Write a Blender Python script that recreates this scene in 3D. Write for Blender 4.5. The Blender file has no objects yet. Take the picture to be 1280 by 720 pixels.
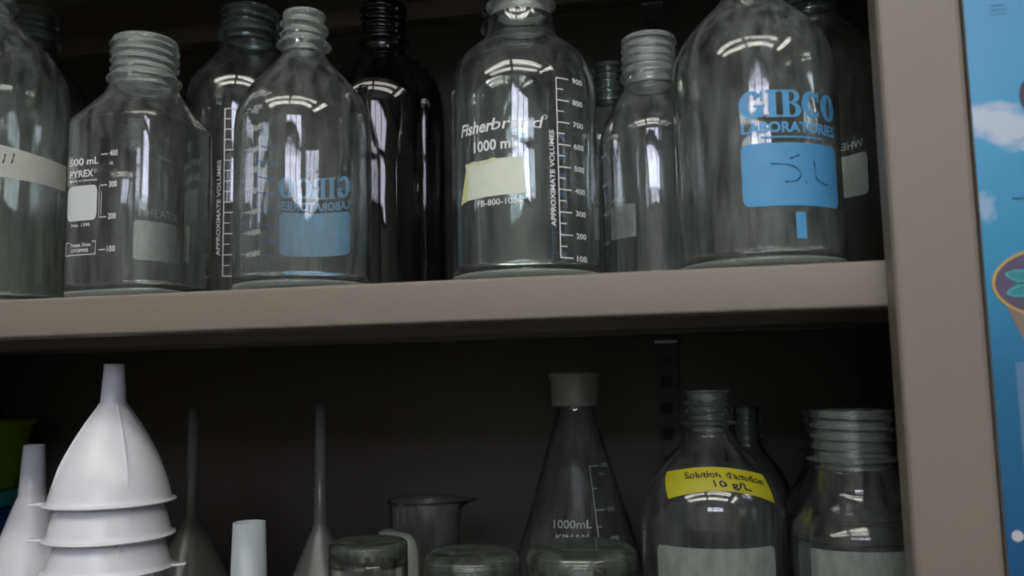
import bpy, bmesh, math, random
from mathutils import Vector, Matrix, noise
random.seed(7)
SC = bpy.context.scene
COL = SC.collection
PI = math.pi

# ------------------------------------------------------------------ camera, world, exposure
cam_data = bpy.data.cameras.new('camera')
cam = bpy.data.objects.new('camera', cam_data)
COL.objects.link(cam)
SC.camera = cam
cam_data.sensor_width = 36.0
cam_data.lens = 1100.0 / 1280.0 * 36.0
cam_data.clip_start = 0.02
right = Vector((0.98031411, 0.19630757, -0.0211561))
down = Vector((-0.04208862, 0.10308065, -0.99378213))
fwd = Vector((-0.19290618, 0.97510908, 0.10931373))
m = Matrix((right, -down, -fwd)).transposed().to_4x4()
m.translation = Vector((0, -0.53, 1.40))
cam.matrix_world = m
cam_data.dof.use_dof = True
cam_data.dof.focus_distance = 0.62
cam_data.dof.aperture_fstop = 6.3

SC.view_settings.view_transform = 'Standard'
SC.view_settings.look = 'None'
SC.view_settings.gamma = 1.0
SC.view_settings.use_curve_mapping = False
SC.view_settings.exposure = -0.2

world = bpy.data.worlds.new('world')
SC.world = world
world.use_nodes = True
world.node_tree.nodes['Background'].inputs[0].default_value = (0.62, 0.74, 1.0, 1)
world.node_tree.nodes['Background'].inputs[1].default_value = 0.4

TUBE_POWER = 12.0
WINDOW_POWER = 14.0

cy = SC.cycles
cy.max_bounces = 20
cy.diffuse_bounces = 4
cy.glossy_bounces = 8
cy.transmission_bounces = 16
cy.transparent_max_bounces = 64
cy.sample_clamp_indirect = 20.0
cy.caustics_reflective = False
cy.caustics_refractive = True
cy.blur_glossy = 0.5
cy.use_denoising = True

# ------------------------------------------------------------------ materials
def new_mat(name):
    mt = bpy.data.materials.new(name)
    mt.use_nodes = True
    nt = mt.node_tree
    nt.nodes.clear()
    out = nt.nodes.new('ShaderNodeOutputMaterial')
    return mt, nt, out

def principled(name, col, rough=0.5, metal=0.0, bump=0.0, bscale=400, vary=0.0, vscale=12, spec=0.5, sss=0.0, trans=0.0):
    mt, nt, out = new_mat(name)
    p = nt.nodes.new('ShaderNodeBsdfPrincipled')
    p.inputs['Base Color'].default_value = (*col, 1)
    p.inputs['Roughness'].default_value = rough
    p.inputs['Metallic'].default_value = metal
    p.inputs['Specular IOR Level'].default_value = spec
    if sss:
        p.inputs['Subsurface Weight'].default_value = sss
        p.inputs['Subsurface Radius'].default_value = (1, 1, 1)
        p.inputs['Subsurface Scale'].default_value = 0.004
    if trans:
        p.inputs['Transmission Weight'].default_value = trans
    tc = nt.nodes.new('ShaderNodeTexCoord')
    if vary:
        n = nt.nodes.new('ShaderNodeTexNoise')
        n.inputs['Scale'].default_value = vscale
        n.inputs['Detail'].default_value = 5
        nt.links.new(tc.outputs['Object'], n.inputs['Vector'])
        mx = nt.nodes.new('ShaderNodeMix'); mx.data_type = 'RGBA'
        mx.inputs[6].default_value = (*[c * (1 - vary) for c in col], 1)
        mx.inputs[7].default_value = (*[min(1, c * (1 + vary)) for c in col], 1)
        nt.links.new(n.outputs['Fac'], mx.inputs[0])
        nt.links.new(mx.outputs[2], p.inputs['Base Color'])
    if bump:
        n2 = nt.nodes.new('ShaderNodeTexNoise')
        n2.inputs['Scale'].default_value = bscale
        n2.inputs['Detail'].default_value = 2
        nt.links.new(tc.outputs['Object'], n2.inputs['Vector'])
        b = nt.nodes.new('ShaderNodeBump')
        b.inputs['Strength'].default_value = bump
        b.inputs['Distance'].default_value = 0.0006
        nt.links.new(n2.outputs['Fac'], b.inputs['Height'])
        nt.links.new(b.outputs['Normal'], p.inputs['Normal'])
    nt.links.new(p.outputs[0], out.inputs[0])
    return mt

def glass_wall(name, tint=(0.985, 0.995, 0.99), edge=(0.62, 0.70, 0.67), dust=0.02, wave=0.22, dust_col=(0.75, 0.8, 0.79)):
    """blown glass wall with a film of dust and dried streaks"""
    mt, nt, out = new_mat(name)
    N, L = nt.nodes.new, nt.links.new
    lw = N('ShaderNodeLayerWeight'); lw.inputs['Blend'].default_value = 0.5
    tc = N('ShaderNodeTexCoord')
    # gentle waviness of moulded glass
    mp = N('ShaderNodeMapping'); mp.inputs['Scale'].default_value = (1, 1, 0.45)
    L(tc.outputs['Object'], mp.inputs['Vector'])
    nz = N('ShaderNodeTexNoise'); nz.inputs['Scale'].default_value = 42; nz.inputs['Detail'].default_value = 1.0
    L(mp.outputs[0], nz.inputs['Vector'])
    bp = N('ShaderNodeBump'); bp.inputs['Strength'].default_value = wave; bp.inputs['Distance'].default_value = 0.0022
    L(nz.outputs['Fac'], bp.inputs['Height'])
    p3 = N('ShaderNodeMath'); p3.operation = 'POWER'; p3.inputs[1].default_value = 4
    L(lw.outputs['Facing'], p3.inputs[0])
    mx = N('ShaderNodeMix'); mx.data_type = 'RGBA'
    mx.inputs[6].default_value = (*tint, 1); mx.inputs[7].default_value = (*edge, 1)
    L(p3.outputs[0], mx.inputs[0])
    rf = N('ShaderNodeBsdfRefraction'); rf.inputs['IOR'].default_value = 1.50; rf.inputs['Roughness'].default_value = 0.0
    L(mx.outputs[2], rf.inputs['Color']); L(bp.outputs[0], rf.inputs['Normal'])
    gl = N('ShaderNodeBsdfGlossy'); gl.inputs['Roughness'].default_value = 0.0; L(bp.outputs[0], gl.inputs['Normal'])
    fr = N('ShaderNodeFresnel'); fr.inputs['IOR'].default_value = 1.54; L(bp.outputs[0], fr.inputs['Normal'])
    m1 = N('ShaderNodeMixShader')
    L(fr.outputs[0], m1.inputs[0]); L(rf.outputs[0], m1.inputs[1]); L(gl.outputs[0], m1.inputs[2])
    # dust and dried streaks
    mp2 = N('ShaderNodeMapping'); mp2.inputs['Scale'].default_value = (1, 1, 0.18)
    L(tc.outputs['Object'], mp2.inputs['Vector'])
    n2 = N('ShaderNodeTexNoise'); n2.inputs['Scale'].default_value = 130; n2.inputs['Detail'].default_value = 7; n2.inputs['Roughness'].default_value = 0.7
    L(mp2.outputs[0], n2.inputs['Vector'])
    cr = N('ShaderNodeMapRange'); cr.inputs[1].default_value = 0.42; cr.inputs[2].default_value = 0.76
    cr.inputs[3].default_value = dust * 0.30; cr.inputs[4].default_value = dust * 4.2
    L(n2.outputs['Fac'], cr.inputs[0])
    df = N('ShaderNodeBsdfDiffuse'); df.inputs[0].default_value = (*dust_col, 1)
    tl = N('ShaderNodeBsdfTranslucent'); tl.inputs[0].default_value = (*dust_col, 1)
    dm = N('ShaderNodeMixShader'); dm.inputs[0].default_value = 0.4
    L(df.outputs[0], dm.inputs[1]); L(tl.outputs[0], dm.inputs[2])
    m2 = N('ShaderNodeMixShader')
    L(cr.outputs[0], m2.inputs[0]); L(m1.outputs[0], m2.inputs[1]); L(dm.outputs[0], m2.inputs[2])
    L(m2.outputs[0], out.inputs[0])
    return mt

def glass_thick(name, col=(0.95, 0.99, 0.97), dust=0.05, wave=0.06):
    mt, nt, out = new_mat(name)
    N, L = nt.nodes.new, nt.links.new
    g = N('ShaderNodeBsdfGlass'); g.inputs['Color'].default_value = (*col, 1)
    g.inputs['IOR'].default_value = 1.48; g.inputs['Roughness'].default_value = 0.0
    tc = N('ShaderNodeTexCoord')
    nz = N('ShaderNodeTexNoise'); nz.inputs['Scale'].default_value = 60
    L(tc.outputs['Object'], nz.inputs['Vector'])
    bp = N('ShaderNodeBump'); bp.inputs['Strength'].default_value = wave; bp.inputs['Distance'].default_value = 0.001
    L(nz.outputs['Fac'], bp.inputs['Height']); L(bp.outputs[0], g.inputs['Normal'])
    df = N('ShaderNodeBsdfDiffuse'); df.inputs[0].default_value = (0.75, 0.8, 0.78, 1)
    m2 = N('ShaderNodeMixShader'); m2.inputs[0].default_value = dust
    L(g.outputs[0], m2.inputs[1]); L(df.outputs[0], m2.inputs[2])
    L(m2.outputs[0], out.inputs[0])
    return mt

def translucent_plastic(name, col, see=0.0, tl=0.35, rough=0.3, spec_mix=0.05, mottle=0.0):
    mt, nt, out = new_mat(name)
    N, L = nt.nodes.new, nt.links.new
    df = N('ShaderNodeBsdfDiffuse'); df.inputs[0].default_value = (*col, 1)
    t = N('ShaderNodeBsdfTranslucent'); t.inputs[0].default_value = (*col, 1)
    if mottle:
        tc = N('ShaderNodeTexCoord'); nz = N('ShaderNodeTexNoise'); nz.inputs['Scale'].default_value = 160; nz.inputs['Detail'].default_value = 8
        mp = N('ShaderNodeMapping'); mp.inputs['Scale'].default_value = (1, 1, 0.35)
        L(tc.outputs['Object'], mp.inputs['Vector']); L(mp.outputs[0], nz.inputs['Vector'])
        mr = N('ShaderNodeMapRange'); mr.inputs[1].default_value = 0.35; mr.inputs[2].default_value = 0.7
        mr.inputs[3].default_value = max(0, see - mottle); mr.inputs[4].default_value = min(1, see + mottle)
        L(nz.outputs['Fac'], mr.inputs[0])
    a = N('ShaderNodeMixShader'); a.inputs[0].default_value = tl
    L(df.outputs[0], a.inputs[1]); L(t.outputs[0], a.inputs[2])
    tr = N('ShaderNodeBsdfTransparent')
    b = N('ShaderNodeMixShader'); b.inputs[0].default_value = see
    L(a.outputs[0], b.inputs[1]); L(tr.outputs[0], b.inputs[2])
    if mottle: L(mr.outputs[0], b.inputs[0])
    gl = N('ShaderNodeBsdfGlossy'); gl.inputs['Roughness'].default_value = rough
    lw = N('ShaderNodeLayerWeight'); lw.inputs[0].default_value = 0.5
    p5 = N('ShaderNodeMath'); p5.operation = 'POWER'; p5.inputs[1].default_value = 5
    L(lw.outputs['Facing'], p5.inputs[0])
    fr = N('ShaderNodeMath'); fr.operation = 'MULTIPLY_ADD'; fr.inputs[1].default_value = 0.5; fr.inputs[2].default_value = spec_mix
    L(p5.outputs[0], fr.inputs[0])
    c = N('ShaderNodeMixShader'); L(fr.outputs[0], c.inputs[0])
    L(b.outputs[0], c.inputs[1]); L(gl.outputs[0], c.inputs[2])
    L(c.outputs[0], out.inputs[0])
    return mt

def emission(name, col, strength):
    mt, nt, out = new_mat(name)
    e = nt.nodes.new('ShaderNodeEmission')
    e.inputs[0].default_value = (*col, 1); e.inputs[1].default_value = strength
    nt.links.new(e.outputs[0], out.inputs[0])
    return mt

M = {}
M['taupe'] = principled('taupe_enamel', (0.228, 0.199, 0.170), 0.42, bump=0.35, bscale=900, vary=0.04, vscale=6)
M['inner'] = principled('shaded_taupe_enamel', (0.046, 0.039, 0.030), 0.5, bump=0.3, bscale=900, vary=0.06, vscale=5)  # cabinet taupe darkened: the shade inside is put into the colour
M['standard'] = principled('dark_steel', (0.028, 0.034, 0.036), 0.5, metal=0.2)
M['clip'] = principled('zinc_clip', (0.45, 0.5, 0.52), 0.35, metal=0.7)
M['slot'] = principled('slot_black', (0.016, 0.018, 0.018), 0.8)
M['glass'] = glass_wall('clear_glass_wall', dust=0.050)
M['glass_back'] = glass_wall('cleaner_glass_wall', tint=(0.97, 0.985, 0.975), dust=0.016)
M['glass_dusty'] = glass_wall('dusty_glass_wall', tint=(0.97, 0.99, 0.975), edge=(0.6, 0.7, 0.64), dust=0.066)
M['glass_low'] = glass_wall('lab_glass_wall', tint=(0.975, 0.99, 0.98), dust=0.030)
M['glass_frosty'] = glass_wall('worn_beaker_glass', tint=(0.96, 0.99, 0.97), dust=0.055, dust_col=(0.62, 0.70, 0.62))
M['glass_green'] = glass_wall('green_tinged_glass_wall', tint=(0.965, 0.99, 0.98), edge=(0.42, 0.62, 0.55), dust=0.030)
M['neck'] = glass_thick('clear_thick_glass', dust=0.15)  # white diffuse share raised to brighten the necks, over any dust
M['neck_low'] = glass_thick('clear_thick_glass_shaded', dust=0.07)  # same glass with less white haze: lower-shelf dimness put into the material
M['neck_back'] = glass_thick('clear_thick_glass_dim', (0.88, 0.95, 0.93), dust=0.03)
M['base'] = glass_thick('clear_base_glass', (0.90, 0.98, 0.94), dust=0.20)
M['amber'] = glass_wall('amber_glass_wall', tint=(0.20, 0.075, 0.02), edge=(0.05, 0.02, 0.008), dust=0.004)
M['amber_thick'] = principled('amber_glass_neck', (0.004, 0.002, 0.001), 0.06, spec=0.6)
M['print_white'] = principled('white_screen_print', (0.78, 0.80, 0.80), 0.5)
M['print_dim'] = principled('worn_white_screen_print', (0.42, 0.45, 0.44), 0.6, vary=0.2, vscale=300)
M['patch_white'] = principled('white_writing_patch', (0.62, 0.65, 0.65), 0.55, vary=0.06, vscale=60)
M['patch_frost'] = translucent_plastic('frosted_writing_patch', (0.44, 0.50, 0.46), see=0.36, tl=0.3, mottle=0.13)
M['print_blue'] = principled('blue_screen_print', (0.09, 0.34, 0.63), 0.5, vary=0.08, vscale=80)
M['print_blue_lit'] = principled('lit_blue_screen_print', (0.22, 0.58, 0.92), 0.5, vary=0.08, vscale=80)  # same blue ink, with light lost behind the glass put into the colour
M['patch_white_lit'] = principled('lit_white_patch', (0.85, 0.87, 0.85), 0.5)  # white patch lightened: brightness lost through the glass is put into the colour
M['print_blue_worn'] = principled('blue_scale_print', (0.10, 0.30, 0.68), 0.5)
M['tape_white'] = principled('cream_paper_tape', (0.72, 0.74, 0.68), 0.7, bump=0.3, bscale=500)
M['tape_label'] = principled('pale_label_tape', (0.74, 0.78, 0.68), 0.6, vary=0.08, vscale=90)
M['tape_edge'] = principled('yellowed_label_tape', (0.70, 0.74, 0.38), 0.6, vary=0.15, vscale=120)
M['tape_yellow'] = principled('yellow_tape', (0.40, 0.38, 0.012), 0.5, bump=0.25, bscale=300)
M['ink'] = principled('black_marker_ink', (0.006, 0.006, 0.01), 0.5)
M['ink_soft'] = principled('grey_marker_ink', (0.02, 0.06, 0.13), 0.6)
M['funnel'] = principled('white_polypropylene', (0.83, 0.84, 0.90), 0.24, spec=0.45, sss=0.3)
M['funnel_tip'] = translucent_plastic('natural_polyethylene', (0.66, 0.72, 0.76), see=0.06, tl=0.45, rough=0.3)
M['stem_plastic'] = translucent_plastic('clear_grey_plastic', (0.33, 0.36, 0.33), see=0.42, tl=0.4, rough=0.25)
M['cap'] = translucent_plastic('frosted_cap_plastic', (0.55, 0.60, 0.56), see=0.2, tl=0.4, rough=0.2)
M['handle'] = translucent_plastic('frosted_handle', (0.45, 0.50, 0.45), see=0.25, tl=0.4)
M['tub'] = principled('lime_plastic', (0.19, 0.31, 0.02), 0.5, vary=0.2, vscale=30)
M['bluebox'] = principled('navy_plastic', (0.010, 0.05, 0.17), 0.4)
M['teal'] = principled('teal_plastic', (0.015, 0.20, 0.17), 0.4)
M['wall_bright'] = principled('white_painted_wall', (0.80, 0.80, 0.79), 0.8, bump=0.2, bscale=80)
M['wall'] = principled('painted_wall', (0.36, 0.36, 0.36), 0.8, bump=0.2, bscale=80)
M['ceil'] = principled('ceiling_tile', (0.5, 0.5, 0.49), 0.9, bump=0.4, bscale=200)
M['floor'] = principled('vinyl_floor', (0.085, 0.088, 0.085), 0.35, vary=0.12, vscale=20)
M['housing'] = principled('white_fixture_enamel', (0.8, 0.8, 0.8), 0.4)
M['tube'] = emission('fluorescent_tube', (1.0, 0.985, 0.90), TUBE_POWER)
M['sky_pane'] = emission('daylight_pane', (0.80, 0.82, 1.0), WINDOW_POWER)
M['frame'] = principled('dark_window_frame', (0.12, 0.12, 0.12), 0.5)
M['bench'] = principled('lab_bench_laminate', (0.10, 0.10, 0.11), 0.35)
M['bench_front'] = principled('bench_cupboard_front', (0.45, 0.42, 0.38), 0.5)

# ------------------------------------------------------------------ object helpers
def link_bm(name, bm, mat, parent=None, smooth=True, loc=None):
    me = bpy.data.meshes.new(name)
    bmesh.ops.recalc_face_normals(bm, faces=bm.faces[:])
    bm.to_mesh(me); bm.free()
    if smooth:
        me.polygons.foreach_set('use_smooth', [True] * len(me.polygons))
    me.materials.append(mat)
    o = bpy.data.objects.new(name, me)
    COL.objects.link(o)
    if loc is not None: o.location = loc
    if parent is not None: o.parent = parent
    return o

def thing(name, label, cat, loc, group=None):
    o = bpy.data.objects.new(name, None)
    o.empty_display_size = 0.02
    COL.objects.link(o)
    o.location = loc
    o['label'] = label; o['category'] = cat
    if group: o['group'] = group
    return o

def tag(o, label, cat, group=None):
    o['label'] = label; o['category'] = cat
    if group: o['group'] = group
    return o

def copy_thing(root, loc, label, rz=0.0, group=None):
    r = root.copy(); COL.objects.link(r); r.location = loc; r.rotation_euler = (0, 0, rz)
    r['label'] = label
    if group: r['group'] = group
    for ch in list(root.children):
        c = ch.copy(); COL.objects.link(c); c.parent = r
        for g in ch.children:
            d = g.copy(); COL.objects.link(d); d.parent = c
    return r

def add_box(bm, x0, x1, y0, y1, z0, z1, bev=0.0):
    vs = [bm.verts.new((x, y, z)) for x in (x0, x1) for y in (y0, y1) for z in (z0, z1)]
    idx = [(0, 1, 3, 2), (4, 6, 7, 5), (0, 4, 5, 1), (2, 3, 7, 6), (0, 2, 6, 4), (1, 5, 7, 3)]
    fs = [bm.faces.new([vs[i] for i in f]) for f in idx]
    if bev:
        es = set(e for f in fs for e in f.edges)
        bmesh.ops.bevel(bm, geom=list(es), offset=bev, segments=3, affect='EDGES', profile=0.5)

def box_obj(name, mat, parent, x0, x1, y0, y1, z0, z1, bev=0.0, smooth=False):
    bm = bmesh.new(); add_box(bm, x0, x1, y0, y1, z0, z1, bev)
    return link_bm(name, bm, mat, parent, smooth)

def struct(o):
    o['kind'] = 'structure'; return o

def add_cyl(bm, p, q, r, n=12, r2=None):
    p, q = Vector(p), Vector(q); d = (q - p).normalized()
    a = d.orthogonal().normalized(); b = d.cross(a)
    r2 = r if r2 is None else r2
    A = [bm.verts.new(p + (a * math.cos(t) + b * math.sin(t)) * r) for t in [2 * PI * i / n for i in range(n)]]
    B = [bm.verts.new(q + (a * math.cos(t) + b * math.sin(t)) * r2) for t in [2 * PI * i / n for i in range(n)]]
    for i in range(n):
        bm.faces.new((A[i], A[(i + 1) % n], B[(i + 1) % n], B[i]))
    bm.faces.new(A[::-1]); bm.faces.new(B)

# a closed or open revolved surface. prof: list of (r, z) in mm; rmod(theta, z, r) -> r
def revolve(bm, prof, n=96, closed=False, rmod=None):
    rings = []
    for (r, z) in prof:
        if r < 1e-6:
            rings.append([bm.verts.new((0, 0, z / 1000))]); continue
        ring = []
        for i in range(n):
            t = 2 * PI * i / n
            rr = rmod(t, z, r) if rmod else r
            ring.append(bm.verts.new((rr * math.sin(t) / 1000, -rr * math.cos(t) / 1000, z / 1000)))
        rings.append(ring)
    m_ = len(rings)
    for k in range(m_ if closed else m_ - 1):
        A, B = rings[k], rings[(k + 1) % m_]
        if len(A) == 1 and len(B) == 1: continue
        for i in range(n):
            j = (i + 1) % n
            if len(A) == 1: bm.faces.new((A[0], B[j], B[i]))
            elif len(B) == 1: bm.faces.new((A[i], A[j], B[0]))
            else: bm.faces.new((A[i], A[j], B[j], B[i]))

def interp(tab, z):
    if z <= tab[0][1]: return tab[0][0]
    for (r0, z0), (r1, z1) in zip(tab, tab[1:]):
        if z <= z1:
            return r0 + (r1 - r0) * (z - z0) / max(1e-9, z1 - z0)
    return tab[-1][0]

def smooth_pts(pts, it=2):
    """corner-cutting of an open polyline, ends kept"""
    for _ in range(it):
        out = [pts[0]]
        for a, b in zip(pts, pts[1:]):
            out.append((a[0] * .75 + b[0] * .25, a[1] * .75 + b[1] * .25))
            out.append((a[0] * .25 + b[0] * .75, a[1] * .25 + b[1] * .75))
        out.append(pts[-1])
        pts = out
    return pts

def inset(prof, w):
    """offset a (r,z) polyline inward by w (towards the axis)"""
    out = []
    for i, (r, z) in enumerate(prof):
        a = prof[max(0, i - 1)]; b = prof[min(len(prof) - 1, i + 1)]
        tx, tz = b[0] - a[0], b[1] - a[1]
        l = math.hypot(tx, tz) or 1
        nx, nz = -tz / l, tx / l      # left of the upward direction = inward
        out.append((max(1.0, r + nx * w), z + nz * w))
    return out

def square_mod(k, rot, ztop, zblend, n_=4):
    """rounded square section; k = flatness, fades to round above zblend..ztop"""
    def fn(t, z, r):
        w = 1.0 if z < zblend else max(0.0, 1 - (z - zblend) / (ztop - zblend))
        c, s = abs(math.cos(t - rot)), abs(math.sin(t - rot))
        p = 5.5
        q = (c ** p + s ** p) ** (-1 / p)      # 1 on flats, 1.19 on corners
        q = q / (2 ** (0.5 - 1 / p))
        return r * (1 + (q - 1) * w * k)
    return fn

# ------------------------------------------------------------------ printing on curved glass
class Surf:
    """the outer surface of a bottle: angle (degrees from the front, to the right) and height in mm"""
    def __init__(s, tab, rmod=None):
        s.tab = tab; s.rmod = rmod
    def R(s, z, t=0):
        r = interp(s.tab, z)
        return s.rmod(t, z, r) if s.rmod else r
    def p(s, deg, z, off=0.18):
        t = math.radians(deg)
        r = s.R(z, t) + off
        return (r * math.sin(t) / 1000, -r * math.cos(t) / 1000, z / 1000)

def grid(bm, fn, nu, nv):
    g = [[bm.verts.new(fn(i / nu, j / nv)) for j in range(nv + 1)] for i in range(nu + 1)]
    for i in range(nu):
        for j in range(nv):
            bm.faces.new((g[i][j], g[i + 1][j], g[i + 1][j + 1], g[i][j + 1]))

def rrect(bm, mp, u0, u1, v0, v1, rad=0.0, nv=1, step=1.2):
    """rounded rectangle in flat mm coordinates mapped by mp(u, v)"""
    n = max(2, int((u1 - u0) / step))
    us = [u0 + (u1 - u0) * i / n for i in range(n + 1)]
    if rad:
        us = sorted(set(us + [u0 + rad * (1 - math.cos(a * PI / 12)) for a in range(7)] + [u1 - rad * (1 - math.cos(a * PI / 12)) for a in range(7)]))
    cols = []
    for u in us:
        c = 0
        if rad:
            d = min(u - u0, u1 - u)
            if d < rad: c = rad - math.sqrt(max(0, rad * rad - (rad - d) ** 2))
        cols.append([bm.verts.new(mp(u, v0 + c + (v1 - v0 - 2 * c) * j / nv)) for j in range(nv + 1)])
    for A, B in zip(cols, cols[1:]):
        for j in range(nv):
            bm.faces.new((A[j], B[j], B[j + 1], A[j + 1]))

_glyph = {}
def text_geo(s, bold=0.0, spacing=1.0):
    key = (s, bold, spacing)
    if key not in _glyph:
        cu = bpy.data.curves.new('lettering', 'FONT')
        cu.body = s; cu.size = 1.0; cu.offset = bold; cu.resolution_u = 3; cu.space_character = spacing
        ob = bpy.data.objects.new('lettering', cu)
        COL.objects.link(ob)
        dg = bpy.context.evaluated_depsgraph_get()
        me = bpy.data.meshes.new_from_object(ob.evaluated_get(dg))
        bm = bmesh.new(); bm.from_mesh(me)
        bmesh.ops.triangulate(bm, faces=bm.faces[:])
        bm.verts.ensure_lookup_table()
        vs = [(v.co.x, v.co.y) for v in bm.verts]
        bm.verts.index_update()
        fs = [tuple(v.index for v in f.verts) for f in bm.faces]
        bm.free()
        bpy.data.objects.remove(ob); bpy.data.curves.remove(cu); bpy.data.meshes.remove(me)
        xs = [v[0] for v in vs]
        _glyph[key] = (vs, fs, min(xs), max(xs))
    return _glyph[key]

def put_text(bm, mp, s, u, v, h, width=None, bold=0.0, align='l', shear=0.0, vertical=False, spacing=1.0, wob=0.0):
    """letters of cap height h mm with the baseline at (u, v); width squeezes the run to that length"""
    vs, fs, x0, x1 = text_geo(s, bold, spacing)
    k = h / 0.72
    kx = (width / (x1 - x0)) if width else k
    w = (x1 - x0) * kx
    o = {'l': 0, 'c': -w / 2, 'r': -w}[align]
    new = []
    for (x, y) in vs:
        a = (x - x0) * kx + o + shear * y * k
        b = y * k
        if wob: b += wob * math.sin(a * 0.9) ; a += wob * 0.5 * math.sin(a * 1.7 + 1)
        if vertical: a, b = -b, a
        new.append(bm.verts.new(mp(u + a, v + b)))
    for f in fs:
        try: bm.faces.new([new[i] for i in f])
        except ValueError: pass

def stroke(bm, mp, pts, w, it=2):
    pts = smooth_pts(pts, it)
    L_, R_ = [], []
    for i, (u, v) in enumerate(pts):
        a = pts[max(0, i - 1)]; b = pts[min(len(pts) - 1, i + 1)]
        du, dv = b[0] - a[0], b[1] - a[1]; l = math.hypot(du, dv) or 1
        ww = w * (0.75 + 0.25 * math.sin(i * 0.8))
        L_.append(bm.verts.new(mp(u - dv / l * ww / 2, v + du / l * ww / 2)))
        R_.append(bm.verts.new(mp(u + dv / l * ww / 2, v - du / l * ww / 2)))
    for i in range(len(pts) - 1):
        bm.faces.new((L_[i], L_[i + 1], R_[i + 1], R_[i]))

def arc_ring(bm, mp, cu, cv, a, b, tu, tv, a0=0, a1=360, n=36):
    """elliptic letter stroke, tu thick at the sides and tv thick at top and bottom"""
    P, Q = [], []
    for i in range(n + 1):
        t = math.radians(a0 + (a1 - a0) * i / n)
        P.append(bm.verts.new(mp(cu + a * math.cos(t), cv + b * math.sin(t))))
        Q.append(bm.verts.new(mp(cu + (a - tu) * math.cos(t), cv + (b - tv) * math.sin(t))))
    for i in range(n):
        bm.faces.new((P[i], P[i + 1], Q[i + 1], Q[i]))

def serif_word(bm, mp, word, u0, u1, v0, v1):
    """heavy slab-serif capitals G I B C O fitted between u0 and u1"""
    wid = {'G': 1.12, 'I': 0.62, 'B': 1.0, 'C': 1.05, 'O': 1.1}
    tot = sum(wid[c] for c in word) + 0.03 * (len(word) - 1)
    k = (u1 - u0) / tot; H = v1 - v0; u = u0
    th = 0.10 * H
    for c in word:
        w = wid[c] * k; mid = (v0 + v1) / 2
        if c in 'CGO':
            a = w / 2
            if c == 'O': arc_ring(bm, mp, u + a, mid, a, H / 2, 0.36 * w, th * 1.2)
            else:
                arc_ring(bm, mp, u + a, mid, a, H / 2, 0.36 * w, th * 1.2, 38, 322)
                rrect(bm, mp, u + w * .84, u + w * .93, v0 + H * .62, v1)
                if c == 'G':
                    rrect(bm, mp, u + w * .68, u + w * .93, v0 + H * .03, v0 + H * .42)
                    rrect(bm, mp, u + w * .56, u + w * 1.0, v0 + H * .40, v0 + H * .48)
                else:
                    rrect(bm, mp, u + w * .84, u + w * .91, v0 + H * .10, v0 + H * .30)
        elif c == 'I':
            rrect(bm, mp, u + w * .24, u + w * .76, v0, v1)
            rrect(bm, mp, u, u + w, v0, v0 + th * .8); rrect(bm, mp, u, u + w, v1 - th * .8, v1)
        elif c == 'B':
            rrect(bm, mp, u + w * .12, u + w * .42, v0, v1)
            rrect(bm, mp, u, u + w * .55, v0, v0 + th * .8); rrect(bm, mp, u, u + w * .55, v1 - th * .8, v1)
            rrect(bm, mp, u + w * .4, u + w * .6, mid - th * .1, mid + th * .6)
            arc_ring(bm, mp, u + w * .55, v0 + H * .76, w * .38, H * .24, w * .26, th * .8, -90, 90, 18)
            arc_ring(bm, mp, u + w * .55, v0 + H * .27, w * .45, H * .27, w * .29, th * .8, -90, 90, 18)
        u += w + 0.03 * k

def flat_map(surf, deg0, off=0.18, zref=60):
    """mm coordinates u (around, from deg0), v (height) -> a point on the surface"""
    R0 = interp(surf.tab, zref)
    def mp(u, v): return surf.p(deg0 + math.degrees(u / R0), v, off)
    return mp

# ------------------------------------------------------------------ bottles
def bump(x, w): return math.exp(-(x / w) ** 2)

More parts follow.
